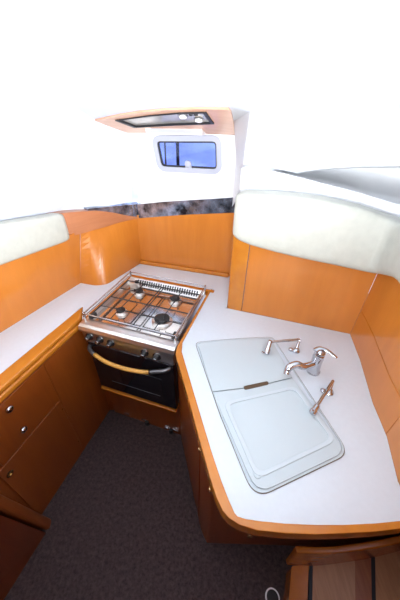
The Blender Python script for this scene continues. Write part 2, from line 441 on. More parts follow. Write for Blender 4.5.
w = obj('ceiling', bm, 'gelcoat'); tag(w, kind='structure')

# ------------------------------------------------------------------ window
wn = Vector((bn.x, bn.y, 0))
def inset(ring, d):
    c = sum(ring, Vector())/len(ring); out = []; n = len(ring)
    for i, p in enumerate(ring):
        t = (ring[(i+1) % n]-ring[i-1]); t.normalize(); nn = t.cross(wn).normalized()
        if nn.dot(c-p) < 0: nn = -nn
        out.append(p+nn*d)
    return out
win = thing('window_1', tuple(sum(wq, Vector())/4), None, None); tag(win, kind='structure')
part('window_frame', slab([p-wn*.012 for p in inset(wr, -.014)], .024, wn, hole=[p-wn*.012 for p in inset(wr, .012)]), 'lilac', win, bevel=.004)
part('window_seal', slab([p-wn*.004 for p in inset(wr, .0125)], .014, wn, hole=[p-wn*.004 for p in inset(wr, .019)]), 'gasket', win)
part('window_glass', slab([p for p in inset(wr, .018)], .005, wn), 'glass', win)
hc = on_wall(189, 163.5, *BK)-wn*.016
lt = lathe([(0, .012), (.012, .012), (.018, .006), (.018, -.006)], hc, (-wn.x, -wn.y, 0), 16)
lt = obox(hc-Vector((bdir.x, bdir.y, 0))*.017+Vector((0, 0, -.028)), Vector((bdir.x, bdir.y, 0))*.034, wn*.012, Vector((0, 0, .026)), lt)
part('window_latch', lt, 'lilac', win, bevel=.002)

# ------------------------------------------------------------------ hatch with wooden surround
def rpl(x, y, d=0.): return on_plane(x, y, RP, RN)
dn = RN if RN.z < 0 else -RN                     # towards the cabin
hp = [(95, 118.5), (120, 113), (140, 109.8), (165, 107.4), (200, 106.2), (229, 106.6), (231.5, 110), (234, 121), (238.5, 133), (205, 131.5), (150, 130.8), (128, 131), (112, 125.5)]
hatch = thing('ceiling_hatch', tuple(rpl(170, 118)), 'smoked acrylic hatch in a pale wooden surround above the small blue window', 'hatch')
# opening in the surround
ho = [(115, 117.2), (134, 124.6), (175, 122), (214.5, 120.4), (206.5, 108.6), (180, 109.3), (150, 112.2)]
hop = [rpl(*p) for p in ho]
part('surround', slab([rpl(*p)+dn*.002 for p in hp], .008, dn, hole=[p+dn*.002 for p in hop]), 'hatchwood', hatch)
cc = sum(hop, Vector())/len(hop)
ho_in = [p.lerp(cc, .07) for p in hop]
part('hatch_frame', slab([p+dn*.003 for p in hop], .012, dn, hole=[p+dn*.003 for p in ho_in]), 'gasket', hatch)
pane = part('hatch_pane', slab([p+dn*.002 for p in ho_in], .004, dn), 'acrylic', hatch)
for x, y in ((183, 113.5), (199, 117)):
    c = rpl(x, y)+dn*.006
    part('latch', lathe([(.0, .014), (.014, .012), (.02, .0)], c, dn, 16), 'whiteplastic', hatch, smooth=True)
for x in (191, 196):
    c = rpl(x, 110.8)+dn*.006
    part('hinge', lathe([(0, .012), (.008, .01), (.01, 0)], c, dn, 12), 'gasket', hatch, smooth=True)
# white tubular fixture slung along the lower edge
a = on_wall(153, 127.5, *BK)-wn*.06; b_ = on_wall(207, 126.5, *BK)-wn*.06
a.z = b_.z = (a.z+b_.z)/2
fx = thing('light_fixture', tuple((a+b_)/2), 'white rounded tubular fixture mounted across the top of the small window', 'fixture')
L_ = (b_-a); Lu = L_.normalized()
sec = round_poly([a+wn*.045+Vector((0, 0, -.026)), a-wn*.03+Vector((0, 0, -.03)), a-wn*.03+Vector((0, 0, .02)), a+wn*.045+Vector((0, 0, .026))], .018, 5)
part('housing', slab(sec, L_.length, Lu), 'whiteplastic', fx, bevel=.006)
part('tube_strip', slab([a+Lu*(.03)-wn*.031+Vector((0, 0, -.022)), a+Lu*(L_.length-.04)-wn*.031+Vector((0, 0, -.022)), a+Lu*(L_.length-.04)-wn*.031+Vector((0, 0, -.006)), a+Lu*.03-wn*.031+Vector((0, 0, -.006))], .004, -wn), 'lilac', fx)

# outside the window: two dark guard-rail posts
for x, y0 in ((177, 1), (164, 2)):
    base = on_wall(x, 150, *BK)
    q = CAM + (base-CAM)*1.35; 
    o = obj('guard_rail_post', tube([(q.x, q.y, .9), (q.x+.01*y0, q.y, 2.3)], .012 if y0 == 1 else .006), 'dark')
    tag(o, 'thicker dark upright rail post outside the window, nearer its middle' if y0 == 1 else 'thin dark upright wire post outside the window at its left end', 'post')

# ------------------------------------------------------------------ padded rolls
def roll(path_pts, zlo, zhi, t, nrm):
    """padded cushion: cross-section is a soft D, path along the wall; rounded closed ends"""
    bm = bmesh.new(); n = len(path_pts); rings = []
    tt = [0]
    for p, q in zip(path_pts, path_pts[1:]): tt.append(tt[-1]+(q-p).length)
    K = 20
    for i, p in enumerate(path_pts):
        e = min(tt[i], tt[-1]-tt[i]); s = min(1, math.sqrt(max(0, 1-(1-min(e/.05, 1))**2))+.02)
        hz = (zhi[i]-zlo[i])/2*(.80+.20*s); mz = (zhi[i]+zlo[i])/2; th = t*(.25+.75*s)
        ring = []
        for k in range(K):
            a = 2*PI*k/K; ca, sa = math.cos(a), math.sin(a)
            ex = .45
            cx = math.copysign(abs(ca)**ex, ca); cz = math.copysign(abs(sa)**ex, sa)
            q = p + nrm[i]*(th/2 - t/2 + 0) * 0 + nrm[i]*(cx*th/2)
            ring.append(bm.verts.new((q.x, q.y, mz+cz*hz)))
        rings.append(ring)
    for r0, r1 in zip(rings, rings[1:]):
        for k in range(K): bm.faces.new((r0[k], r0[(k+1) % K], r1[(k+1) % K], r1[k]))
    bm.faces.new(rings[0]); bm.faces.new(rings[-1]); return bm
def resample(pts, n, vals):
    pts = [Vector(p) for p in pts]; cum = [0]
    for p, q in zip(pts, pts[1:]): cum.append(cum[-1]+(q-p).length)
    L = cum[-1]; out = []; vo = [[] for _ in vals]
    ss = sorted([L*k/n for k in range(n+1)]+[.003, .008, .015, .03, L-.03, L-.015, L-.008, L-.003])
    for s in ss:
        i = 0
        while i < len(pts)-2 and s > cum[i+1]: i += 1
        f = (s-cum[i])/(cum[i+1]-cum[i]); out.append(pts[i].lerp(pts[i+1], f))
        for k, v in enumerate(vals): vo[k].append(v[i]+(v[i+1]-v[i])*f)
    return out, vo
def normals(pts, sgn):
    out = []; n = len(pts)
    for i in range(n):
        t = (pts[min(n-1, i+1)]-pts[max(0, i-1)]).normalized(); out.append(Vector((-t.y, t.x, 0))*sgn)
    return out
pp, (z0s, z1s) = resample(CQ, 40, [zb, zt])
nr = normals(pp, 1)
cs = obj('padded_roll', roll(pp, z0s, z1s, .085, nr), 'vinyl', smooth=True)
tag(cs, 'long cream padded vinyl roll over the wooden wall behind the sink', 'cushion')
ln = Vector((-ldir.y, ldir.x, 0))                 # away from the cabin
if ln.x > 0: ln = -ln
e1 = on_wall(63.5, 240, *LW); e1 = Vector((e1.x, e1.y, 0)) - ln*.042
e0 = Vector((LW[0][0], LW[0][1], 0)) - ln*.042
e00 = Vector((LW_near.x, LW_near.y, 0)) - ln*.042
lb = [(0, 265.5), (62, 243)]; lt_ = [(0, 222), (62, 212)]
LQ = [e1 + (e0-e1)*t for t in (0, .2, .45, .7, 1.)] + [e00]
lz0 = [height_at(q-Vector((0,0,0))-ln*.02, lb) for q in LQ]; lz1 = [height_at(q-ln*.0, lt_) for q in LQ]
lz0[-1] = lz0[-2]; lz1[-1] = lz1[-2]; lz0[-2] = (lz0[-2]+lz0[-3])/2 if False else lz0[-2]
pp, (z0s, z1s) = resample(LQ, 24, [lz0, lz1]); nr = normals(pp, 1)
cs = obj('padded_roll', roll(pp, z0s, z1s, .08, nr), 'vinyl', smooth=True)
tag(cs, 'cream padded vinyl roll with rounded end above the narrow left-hand worktop', 'cushion')

# ------------------------------------------------------------------ cooker frame of reference
ST0 = Vector(P2(82, 324)); ST1 = Vector(P2(178, 349))
SU = (ST1-ST0).normalized(); SV = Vector((-SU.y, SU.x))
def st(u, v, z): p = ST0+SU*u+SV*v; return Vector((p.x, p.y, z))
def sbox(u0, u1, v0, v1, z0, z1, bm=None):
    return obox(st(u0, v0, z0), st(u1, v0, z0)-st(u0, v0, z0), st(u0, v1, z0)-st(u0, v0, z0), (0, 0, z1-z0), bm)

# ------------------------------------------------------------------ worktop
nearL_in = Vector(P2(0, 374)); dL = (nearL_in-Vector(P2(83, 306))).normalized(); nL = nearL_in+dL*.85
nearL_out = Vector(P2(0, 392)); dO = (nearL_out-Vector(P2(82, 318))).normalized(); nLo = nearL_out+dO*.80
wb = Vector(LW_near)
sbl = st(-.005, .50, 0); sbr = st(.525, .50, 0)
inR = [(212, 289), (182.5, 343), (181.8, 352), (196, 400), (211, 450), (221, 480), (228.7, 500), (234.5, 513), (237.5, 516.5), (245, 519), (260, 521.3), (285, 523.7), (315, 525), (342.5, 525), (375, 523.5), (400, 521), (425, 517.5)]
otR = [(207.5, 291), (177, 346), (175.5, 353), (188.7, 400), (205, 450), (209, 480), (216, 500), (222.5, 510), (229, 519), (239, 525), (257, 531.4), (285, 534.3), (315, 534.8), (342.5, 533.8), (375, 531.5), (400, 529), (425, 525)]
otR = [(207.5, 293), (177, 347), (175.5, 354), (188.7, 400), (201, 446), (210, 478), (216, 497), (222.5, 511), (229, 518.5), (239, 525), (257, 530.6), (285, 533.6), (315, 534.8), (342.5, 533.8), (375, 532), (400, 529), (425, 525)]
innerR = [Vector(P2(*p)) for p in inR]; outerR = [Vector(P2(*p)) for p in otR]
plan = [tuple(nL), P2(0, 374), P2(83, 306), tuple(st(-.022, .03, 0)[:2]), tuple(st(-.022, .525, 0)[:2]), tuple(st(.55, .525, 0)[:2])]
plan += [tuple(v) for v in innerR]
rwall = [RW_path[4], RW_path[3], RW_path[2], RW_path[1], RW_path[0]]
plan += [(RW_path[4][0]-.012, innerR[-1].y+.0), rwall[0]] if False else [rwall[0]]
plan += rwall[1:] + [BX[0], (BX[0][0]+bxn.x*.36, BX[0][1]+bxn.y*.36), BK[0]]
plan += [tuple(p.xy) for p in reversed(pc[1:-1])] + [tuple(A_), LW[0], tuple(LW_near), L_far]
wt = thing('worktop', tuple(st(.7, .1, CT)), 'white laminate worktop wrapping around the cooker, with varnished wooden edges', 'worktop')
part('worktop_surface', prism(plan, CT-.03, CT), 'laminate', wt)
def strip(inner, outer, z0, z1, name, mat, bev, par=wt):
    part(name, prism([tuple(v) for v in inner]+[tuple(v) for v in reversed(outer)], z0, z1), mat, par, bevel=bev, seg=3)
li = [nL, Vector(P2(0, 374)), Vector(P2(83, 306))]; lo = [nLo, Vector(P2(0, 392)), Vector(P2(82, 318))]
dd = Vector((.012, -.003))
strip(li, [p-dd*.6 for p in lo], CT-.020, CT+.003, 'edge_trim', 'solid', .008)
strip(li, lo, CT-.05, CT-.022, 'lower_moulding', 'solid', .009)
strip(innerR, outerR, CT-.045, CT+.003, 'edge_trim', 'solid', .010)
part('cooker_surround', sbox(-.022, .55, .497, .525, CT-.03, CT+.003), 'solid', wt, bevel=.004)
part('cooker_surround', sbox(-.022, -.006, .03, .497, CT-.03, CT+.003), 'solid', wt, bevel=.004)

# ------------------------------------------------------------------ left cabinet
def cf(s, z, d=0.):           # s = world y on the cabinet face, d = out into the cabin
    t = (s-CF[1].y)/(CF[0].y-CF[1].y); p = CF[1].lerp(CF[0], t); nn = Vector((cdir.y, -cdir.x, 0))
    return Vector((p.x, p.y, z))+nn*d
lc = thing('base_cabinet', tuple(cf(.8, 0)), 'cherry base cabinet under the narrow left worktop, with two round knobs', 'cabinet')
f0 = cf(.475, 0); f1 = cf(1.09, 0)
cb = [tuple(f0.xy), tuple(f1.xy), tuple(st(-.014, .06, 0).xy), tuple(st(-.014, .52, 0).xy), (A_.x+.03, A_.y-.03), (LW[0][0]+.02, LW[0][1]), (-1.12, .475)]
cbm = prism(cb, .0, CT-.052)
sh_ = cf(.385, 0)-cf(.475, 0)
for v in cbm.verts:
    if v.co.z > .5 and v.co.y < .5: v.co += sh_
part('body', cbm, 'veneer_shaded', lc)
def fpanel(y0, y1, z0, z1, name, d=.006, mat='veneer_shaded', par=lc):
    a = cf(y0, z0, .0005); b_ = cf(y1, z0, .0005); nn = Vector((cdir.y, -cdir.x, 0))
    return part(name, obox(a, b_-a, nn*d, (0, 0, z1-z0)), mat, par, bevel=.002)
def knob_at(p, par, r_=.016, mat='chrome', name='knob'):
    nn = Vector((cdir.y, -cdir.x, 0))
    part(name, lathe([(r_*.5, 0), (r_*.45, .008), (r_, .012), (r_*.95, .018), (r_*.5, .022), (0, .023)], p, nn, 16), mat, par, smooth=True)
d1 = fpanel(.50, .815, .53, .792, 'drawer'); knob_at(cf(.62, .755, .006), d1); knob_at(cf(.62, .602, .006), d1)
d3 = fpanel(.475, .812, .05, .522, 'door')
c = cf(.50, .462, .0065); nn = Vector((cdir.y, -cdir.x, 0))
part('ring_pull', lathe([(.010, 0), (.010, .003), (.016, .003), (.016, 0)], c, nn, 20), 'brass', d3)
for z in (.46, .13):
    c = cf(.806, z, .0065); part('hinge', lathe([(0, .003), (.004, .002), (.004, 0)], c, nn, 10), 'brass', d3)
fpanel(.822, 1.085, .03, .79, 'side_panel', .004)

# corner locker with a leaning rounded post, nearest the camera on the left
g0 = at(49, 528, 0); g1 = at(5, 598, 0); gd = (g1-g0).normalized()
lk = thing('corner_locker', (g0.x, g0.y, 0), 'dark red wooden locker with rounded corner post at the near left edge of the floor', 'locker')
top_off = Vector((-.005, -.10, 0))
bm = bmesh.new()
fa = [Vector((g0.x, g0.y, 0))+gd*.02, Vector((g0.x, g0.y, 0))+gd*1.25, Vector((-1.3, -.85, 0)), Vector((-1.05, .42, 0))]
fb_ = [p+Vector((0, 0, CT-.055))+(top_off if i == 0 else Vector()) for i, p in enumerate(fa)]
va = [bm.verts.new(p) for p in fa]; vb2 = [bm.verts.new(p) for p in fb_]
bm.faces.new(va); bm.faces.new(vb2)
for i in range(4): bm.faces.new((va[i], va[(i+1) % 4], vb2[(i+1) % 4], vb2[i]))
part('body', bm, 'darkred', lk)
pb = Vector((g0.x-.030, g0.y+.005, 0)); 
pts = []
sec = round_poly([pb+Vector((-.25, -.03, 0)), pb+Vector((-.25, .035, 0)), pb+Vector((.028, .035, 0)), pb+Vector((.036, -.012, 0))], [0, 0, .02, .02], 5)
bm = bmesh.new(); n = len(sec)
va = [bm.verts.new(p) for p in sec]; vb2 = [bm.verts.new(p+top_off*1.0+Vector((0, 0, CT-.055))) for p in sec]
bm.faces.new(va); bm.faces.new(vb2)
for i in range(n): bm.faces.new((va[i], va[(i+1) % n], vb2[(i+1) % n], vb2[i]))
part('corner_post', bm, 'veneer_shaded', lk, smooth=False)

# ------------------------------------------------------------------ sink cabinet
k0 = Vector((-.112, .905)); k1 = at(201, 530, 0).xy; k2 = at(207, 543, 0).xy; 
rc = thing('sink_cabinet', (k1.x, k1.y, 0), 'cherry base cabinet carrying the sink worktop, narrow latched side facing the aisle', 'cabinet')
body = round_poly([(*k0, 0), (*k1, 0), (*k2, 0), (.99, .37, 0), (.99, 1.28, 0), (st(.58, .45, 0).x, st(.58, .45, 0).y, 0), (st(.535, .0, 0).x, st(.535, 0, 0).y, 0)], [0, .03, .01, 0, 0, 0, 0], 5)
part('body', prism([(p.x, p.y) for p in body], 0, CT-.046), 'veneer_shaded', rc)
ad = (k1-Vector(k0)).normalized(); an = Vector((ad.y, -ad.x)); 
if an.x > 0: an = -an
def sc(s, z, d=0.): p = Vector(k0)+ad*s+an*d; return Vector((p.x, p.y, z))
Ls = (k1-k0).length
p_ = part('door', obox(sc(.06, .06), sc(Ls-.04, .06)-sc(.06, .06), (an.x*.005, an.y*.005, 0), (0, 0, .70)), 'veneer_shaded', rc, bevel=.002)
for x, y in ((201, 431), (212, 482)):
    q = on_wall(x, y, tuple(outerR[3]), tuple(outerR[5]))
    part('push_latch', lathe([(0, .006), (.007, .005), (.009, 0)], (q.x-.002, q.y, CT-.035), (an.x, an.y, 0), 14), 'brass', wt, smooth=True)
q = on_wall(181, 442, k0, k1)
part('hinge', lathe([(0, .006), (.005, .005), (.006, 0)], q+Vector((an.x*.006, an.y*.006, 0)), (an.x, an.y, 0), 12), 'chrome', rc)
q = at(250, 535.5, .79)
q = on_wall(250, 535.5, (k2.x, k2.y), (.99, .37))
part('cup_latch', lathe([(0, .008), (.012, .006), (.016, 0)], q, (0, -1, 0), 16), 'brass', rc, smooth=True)

# ------------------------------------------------------------------ plinth board below the cooker
pl_ = thing('plinth_board', tuple(st(.25, .05, 0)), 'wooden board with a projecting ledge across the recess under the cooker', 'board')
part('board', sbox(-.008, .495, .045, .06, .0, .325), 'veneer_shaded', pl_, bevel=.002)
part('ledge', sbox(-.008, .495, -.008, .10, .325, .343), 'solid', pl_, bevel=.006)
for u in (.10, .23, .40, .46):
    z = height_at(st(u, .043, 0), [(110, 408), (120, 411), (140, 418), (165, 427), (182, 431)], -.2, .5)
    part('bracket', sbox(u-.018, u+.018, .037, .044, max(.02, z-.003), max(.02, z-.003)+.006), 'chrome', pl_)
for u in (.255, .43):
    part('foot', sbox(u-.012, u+.012, .025, .043, .0, .045), 'dark', pl_, bevel=.004)

# ------------------------------------------------------------------ cooker
ck = thing('gas_cooker', tuple(st(.25, .25, .345)), 'stainless steel marine gas cooker with four burners and black glass oven door', 'cooker')
part('oven_body', sbox(.008, .495, .03, .48, .36, .80), 'black', ck, bevel=.004)
# fascia with rolled front lip
prof = [(-.018, .812), (-.022, .828), (-.014, .846), (.0, .853), (.045, .853), (.045, .838), (.0, .812)]
part('fascia', slab([st(-.012, v, z) for v, z in prof], .527, st(1, 0, 0)-st(0, 0, 0)), 'steel', ck, smooth=False)
part('control_panel', slab([st(-.004, v, z) for v, z in [(-.012, .812), (-.004, .735), (.04, .735), (.04, .812)]], .508, st(1, 0, 0)-st(0, 0, 0)), 'steel', ck)
# hob tray
tr = sbox(-.004, .496, .045, .49, .815, .828)
part('hob_tray', tr, 'hob', ck)
rim = bmesh.new(); sbox(-.010, .0, .045, .49, .80, .852, rim); sbox(.494, .502, .045, .49, .80, .852, rim); sbox(-.010, .502, .482, .492, .80, .852, rim)
part('hob_rim', rim, 'steel', ck)
# back vent grille
vt_ = part('vent_strip', slab([st(.0, .440, .828), st(.0, .482, .828), st(.0, .482, .866), st(.0, .474, .866)], .503, st(1, 0, 0)-st(0, 0, 0)), 'steel', ck)
vs_ = bmesh.new()
for k in range(26):
    u = .06+k*.0158
    a = st(u, .4465, .835); b_ = st(u, .4695, .8605)
    obox(a, (st(.008, 0, 0)-st(0, 0, 0)), b_-a, (st(0, -.003, .002)-st(0, 0, 0)), vs_)
part('vent_slots', vs_, 'black', vt_)
# burners
for i, (px, py, r_, capm) in enumerate([(139, 291.5, .026, 'iron'), (175, 299, .030, 'iron'), (121, 310.5, .026, 'iron'), (162, 319, .044, 'iron')]):
    c = at(px, py, .845); c.z = .828
    bnr = part('burner', lathe([(r_*1.25, 0), (r_*1.25, .006), (r_, .012), (r_, .018), (r_*.5, .019)], c, seg=24), 'steel', ck, smooth=False)
    part('burner_cap', lathe([(r_*.92, .018), (r_*.92, .024), (r_*.7, .028), (0, .029)], c, seg=24), capm, bnr, smooth=True)
    if r_ < .04: part('igniter', lathe([(.004, 0), (.004, .02), (0, .022)], c+Vector((-.03, .018, 0)), seg=8), 'iron', bnr)
c = at(131, 280.5, .845); c.z = .828
# flexible tap block at the back left corner
blk = sbox(.03, .085, .405, .44, .828, .868)
part('corner_block', blk, 'steel', ck, bevel=.006)
part('corner_cap', lathe([(.012, 0), (.012, .012), (0, .016)], st(.075, .425, .866), seg=14), 'black', ck)
# pan support grid
zg = .868; g = bmesh.new()
U0, U1, V0, V1_ = .012, .492, .052, .425
def rod(b, pts, r_): tube(pts, r_, b, 8)
rod(g, [st(U0, V0, zg-.012), st(U0, V0, zg), st(U1, V0, zg), st(U1, V0, zg-.012)], .0042)
rod(g, [st(U0, V1_, zg), st(U1, V1_, zg)], .0036)
rod(g, [st(U0, V0, zg), st(U0, V1_, zg)], .0036); rod(g, [st(U1, V0, zg), st(U1, V1_, zg)], .0036)
um = (U0+U1)/2; rod(g, [st(um-.008, V0, zg), st(um-.008, V1_, zg)], .003); rod(g, [st(um+.008, V0, zg), st(um+.008, V1_, zg)], .003)
vm = (V0+V1_)/2; rod(g, [st(U0, vm, zg), st(U1, vm, zg)], .003)
for ua, ub in ((U0, um-.008), (um+.008, U1)):
    for va_, vb_ in ((V0, vm), (vm, V1_)):
        uc, vc = (ua+ub)/2, (va_+vb_)/2
        for (x0, y0) in ((ua, vc), (ub, vc), (uc, va_), (uc, vb_)):
            e_ = Vector((uc-x0, vc-y0)); L1 = e_.length; e_.normalize()
            p1 = (x0+e_.x*(L1-.018), y0+e_.y*(L1-.018))
            rod(g, [st(x0, y0, zg), st((x0+p1[0])/2, (y0+p1[1])/2, zg+.002), st(p1[0], p1[1], zg+.002), st(p1[0], p1[1], zg-.008)], .0026)
part('pan_support', g, 'iron', ck, smooth=True)
# fiddle rail
rl = bmesh.new(); zr = .893
ru0, ru1, rv0, rv1 = -.004, .500, .032, .488
def crail(z, r_):
    rod(rl, [st(*p, z) for p in ((ru0, rv1), (ru0, rv0), (ru1, rv0), (ru1, rv1))], r_)
rod(rl, [st(ru0, rv1, zr), st(ru0, rv0, zr)], .0036); rod(rl, [st(ru0, rv0, zr), st(ru1, rv0, zr)], .0036); rod(rl, [st(ru1, rv0, zr), st(ru1, rv1, zr)], .0036)
rod(rl, [st(ru0, rv1, zr), st(ru1, rv1, zr)], .003)
rod(rl, [st(ru0, rv1-.02, zr-.018), st(ru0, rv0, zr-.018)], .0025); rod(rl, [st(ru1, rv0, zr-.018), st(ru1, rv1-.02, zr-.018)], .0025)
part('fiddle_rail', rl, 'chrome', ck, smooth=True)
for u in (ru0, ru1):
    for v in (rv0, rv1):
        part('rail_post', tube([st(u, v, .845), st(u, v, zr+.006)], .0055, seg=10), 'chrome', ck, smooth=True)
for u, v in ((.02, .075), (.485, .075)):
    part('rail_clamp', sbox(u-.012, u+.012, v-.03, v+.01, .852, .872), 'iron', ck, bevel=.003)
# knobs
dk = -(st(0, 1, 0)-st(0, 0, 0)); dk.normalize()
for u, z in ((.036, .785), (.098, .782), (.162, .779), (.352, .775), (.418, .773)):
    c = st(u, -.009, z)
    kb = part('control_knob', lathe([(.021, 0), (.021, .004), (.015, .006), (.0145, .022), (.012, .026), (0, .027)], c, dk, 20), 'black', ck, smooth=True)
    part('knob_cap', lathe([(.011, .0268), (.010, .0285), (0, .029)], c, dk, 18), 'chrome', kb)
    part('knob_grip', obox(c+dk*.024-Vector((0, 0, .011))-(st(.003, 0, 0)-st(0, 0, 0)), st(.006, 0, 0)-st(0, 0, 0), dk*.006, (0, 0, .022)), 'chrome', kb, bevel=.001)
    part('knob_ring', lathe([(.0215, .001), (.0225, .003), (.0165, .005), (.0165, .002)], c, dk, 20), 'chrome', kb)
# oven door
dr = part('oven_door', sbox(.002, .500, -.006, .028, .365, .730), 'blackglass', ck, bevel=.005)
part('door_window', sbox(.085, .425, -.009, -.0062, .44, .60), 'blackglass', dr, bevel=.002)
part('door_trim', sbox(.10, .41, -.0105, -.009, .452, .456), 'greyend', dr)
hz = .700
part('handle_grip', tube(smooth_path([st(.07, -.046, hz), st(.15, -.066, hz-.005), st(.25, -.072, hz-.007), st(.34, -.066, hz-.005), st(.39, -.055, hz-.003)], 5), .0105, seg=12), 'handlewood', dr, smooth=True)
for (a, b_) in (((.012, -.004), (.07, -.046)), ((.482, -.004), (.39, -.055))):
    part('handle_bracket', tube(smooth_path([st(a[0], a[1], hz+.005), st(a[0]+(b_[0]-a[0])*.25, a[1]-.022, hz+.003), st(b_[0], b_[1], hz-.002)], 5), .0112, seg=12), 'greyend', dr, smooth=True)

# ------------------------------------------------------------------ sink and covers
def zp(pts, z): return [at(x, y, z) for x, y in pts]
s_out = [(196.5, 345.5), (206, 341.2), (236, 338.8), (267, 337.5), (276.5, 339), (279, 350), (312, 400), (344, 446), (344.5, 453), (338, 459), (272, 490.3), (262, 491.2), (252, 485.5), (223, 417), (196.5, 355)]
s_old = [(196, 347), (202, 342.3), (236, 339), (264, 337.6), (274, 340.5), (280, 351), (312, 398), (343, 443), (344.8, 451), (339, 458.5), (273, 490), (262, 491.3), (252.5, 485.5), (223, 418), (196, 355)]
sp = round_poly(zp([(195, 342.5), (240, 338.7), (272.5, 337.2), (312, 398), (349, 453.5), (254.5, 499), (220.8, 416)], CT+.001), [.03, 0, .025, 0, .045, .055, 0], 7)
c0_ = sum(sp, Vector())/len(sp)
snk = thing('sink', tuple(c0_), 'sink rim of pale moulded plastic let into the white worktop beside the taps', 'sink')
part('sink_rim', slab(sp, .0025, (0, 0, 1), hole=[p.lerp(c0_, .025) for p in sp]), 'plastic', snk)
part('sink_seal', slab([p+(p-c0_).normalized()*.0025 for p in sp], .0012, (0, 0, 1), hole=[p for p in sp]), 'slot', snk)
up_ = [(198, 347.5), (204, 343.6), (236, 340.5), (262, 339.2), (271, 341.5), (277, 351), (292, 378), (268, 384), (244, 388.5), (214.5, 392.5), (198.5, 355)]
upl = round_poly(zp([(197.5, 344), (240, 340.3), (270.5, 339), (292, 378), (268, 384), (244, 388.5), (212.7, 392.3)], CT+.003), [.025, 0, .02, 0, 0, 0, 0], 6); upc = sum(upl, Vector())/len(upl)
cv = obj('sink_cover', slab(upl, .006, (0, 0, 1)), 'plastic', bevel=.003); tag(cv, 'smooth pale upper lid over the sink, behind the dark finger slot', 'lid')
lo_ = [(215, 393.5), (244, 389.5), (268, 385), (292.5, 379), (312, 406), (340, 444), (341.3, 451), (336, 457), (272, 487.3), (263, 488.5), (255, 483.5), (225, 417)]
lol = round_poly(zp([(213.2, 393.2), (244, 389.5), (268, 385), (292.5, 379), (312, 405), (345, 452.5), (257, 495), (222.6, 416.5)], CT+.003), [0, 0, 0, 0, 0, .04, .05, 0], 6)
cbd = obj('cutting_board', slab(lol, .006, (0, 0, 1)), 'plastic', bevel=.003)
tag(cbd, 'white cutting board lid with a raised rectangular border over the near half of the sink', 'cutting board')
ri = zp([(223, 403), (295.5, 386), (337, 441), (256.5, 480)], CT+.009)
rir = round_poly(ri, .035, 6); cc = sum(ri, Vector())/4
part('raised_border', slab(rir, .004, (0, 0, 1), hole=[p+(cc-p).normalized()*.016 for p in rir]), 'plastic2', cbd, bevel=.0018)
sl = round_poly(zp([(243.5, 386.5), (267.5, 381.3), (268.5, 384.6), (245, 390)], CT+.0092), .008, 5)
part('finger_slot', slab(sl, .001, (0, 0, 1)), 'slot', cv)
scc = sum(sl, Vector())/len(sl)
part('slot_lip', slab([p+(p-scc).normalized()*.002 for p in sl], .0016, (0, 0, 1), hole=sl), 'greyend', cv)
kn = at(257.5, 474.5, CT+.009); part('corner_recess', lathe([(.012, .0), (.011, .002), (0, .0022)], kn, seg=18), 'plastic', cbd, smooth=True)

# ------------------------------------------------------------------ taps
B = at(313, 371, CT); 
mx_ = thing('mixer_tap', tuple(B), 'chrome single-lever mixer tap with a curved spout over the sink', 'tap')
ztop = height_at(B, [(300, 352), (340, 352)], .85, 1.1)
hB = ztop-CT
part('tap_body', lathe([(.028, 0), (.028, .006), (.023, .010), (.021, hB*.55), (.0225, hB*.75), (.021, hB*.92), (.012, hB)], B, seg=28), 'chrome', mx_, smooth=True)
tipz = CT+.045
tip = at(287, 371, tipz); m1 = at(297, 364.5, CT+.068); m2 = at(304, 366.5, CT+.06)
sp_path = smooth_path([B+Vector((0, 0, hB*.45)), m2, m1, at(290, 367, CT+.060), tip, at(286.3, 374.5, CT+.035)], 5)
n = len(sp_path)
part('spout', tube(sp_path, [.012+.003*math.sin(PI*min(1, i/(n-1)*1.1)) for i in range(n)], seg=16), 'chrome', mx_, smooth=True)
lv0 = B+Vector((0, 0, hB)); zl1 = CT+hB+.012
lv = smooth_path([at(314.5, 351, zl1-.004), at(320, 348.5, zl1+.004), at(328, 351, zl1+.004), at(337, 358, zl1-.006)], 6)
n = len(lv)
part('lever', tube(lv, [.012-.0065*i/(n-1) for i in range(n)], seg=14, flat=.6), 'chrome', mx_, smooth=True)
part('tap_cap', lathe([(.021, -.006), (.021, 0), (.016, .010), (0, .014)], lv0, seg=24), 'chrome', mx_, smooth=True)
def fold_tap(base, elbow, head, tip, label):
    t = thing('folding_tap', tuple(base), label, 'tap', None)
    part('base_flange', lathe([(.017, 0), (.017, .005), (.010, .009), (.008, .018)], base, seg=20), 'chrome', t, smooth=True)
    part('base_flange', lathe([(.011, 0), (.011, .006), (.006, .010), (0, .011)], base+Vector((-.022, .006, 0)), seg=16), 'chrome', t, smooth=True)
    part('arm', tube(smooth_path([base+Vector((0, 0, .01)), base.lerp(elbow, .6), elbow, elbow.lerp(head, .1), head.lerp(elbow, .1), head], 4), .0062, seg=12), 'chrome', t, smooth=True)
    d_ = (tip-head)
    nz = part('nozzle', lathe([(.0075, -.008), (.010, 0), (.0105, d_.length*.55), (.013, d_.length*.6), (.0125, d_.length), (.007, d_.length+.003)], head, d_, 18), 'chrome', t, smooth=True)
    sd = d_.cross(Vector((0, 1, .2))).normalized()
    part('valve_pin', tube([tip, tip-sd*.028], .004, seg=8), 'chrome', nz, smooth=True)
b1 = at(296, 351, CT)
fold_tap(b1, at(299.5, 339.5, CT+.045), at(270, 342, CT+.048), at(266.5, 354, CT+.014), 'slim chrome folding tap lying across the back corner of the sink')
b2 = at(329, 392.5, CT)
fold_tap(b2, at(333, 381, CT+.035), at(317, 406, CT+.035), at(312, 413.5, CT+.026), 'slim chrome folding tap lying beside the cutting board, nearest the right wall')

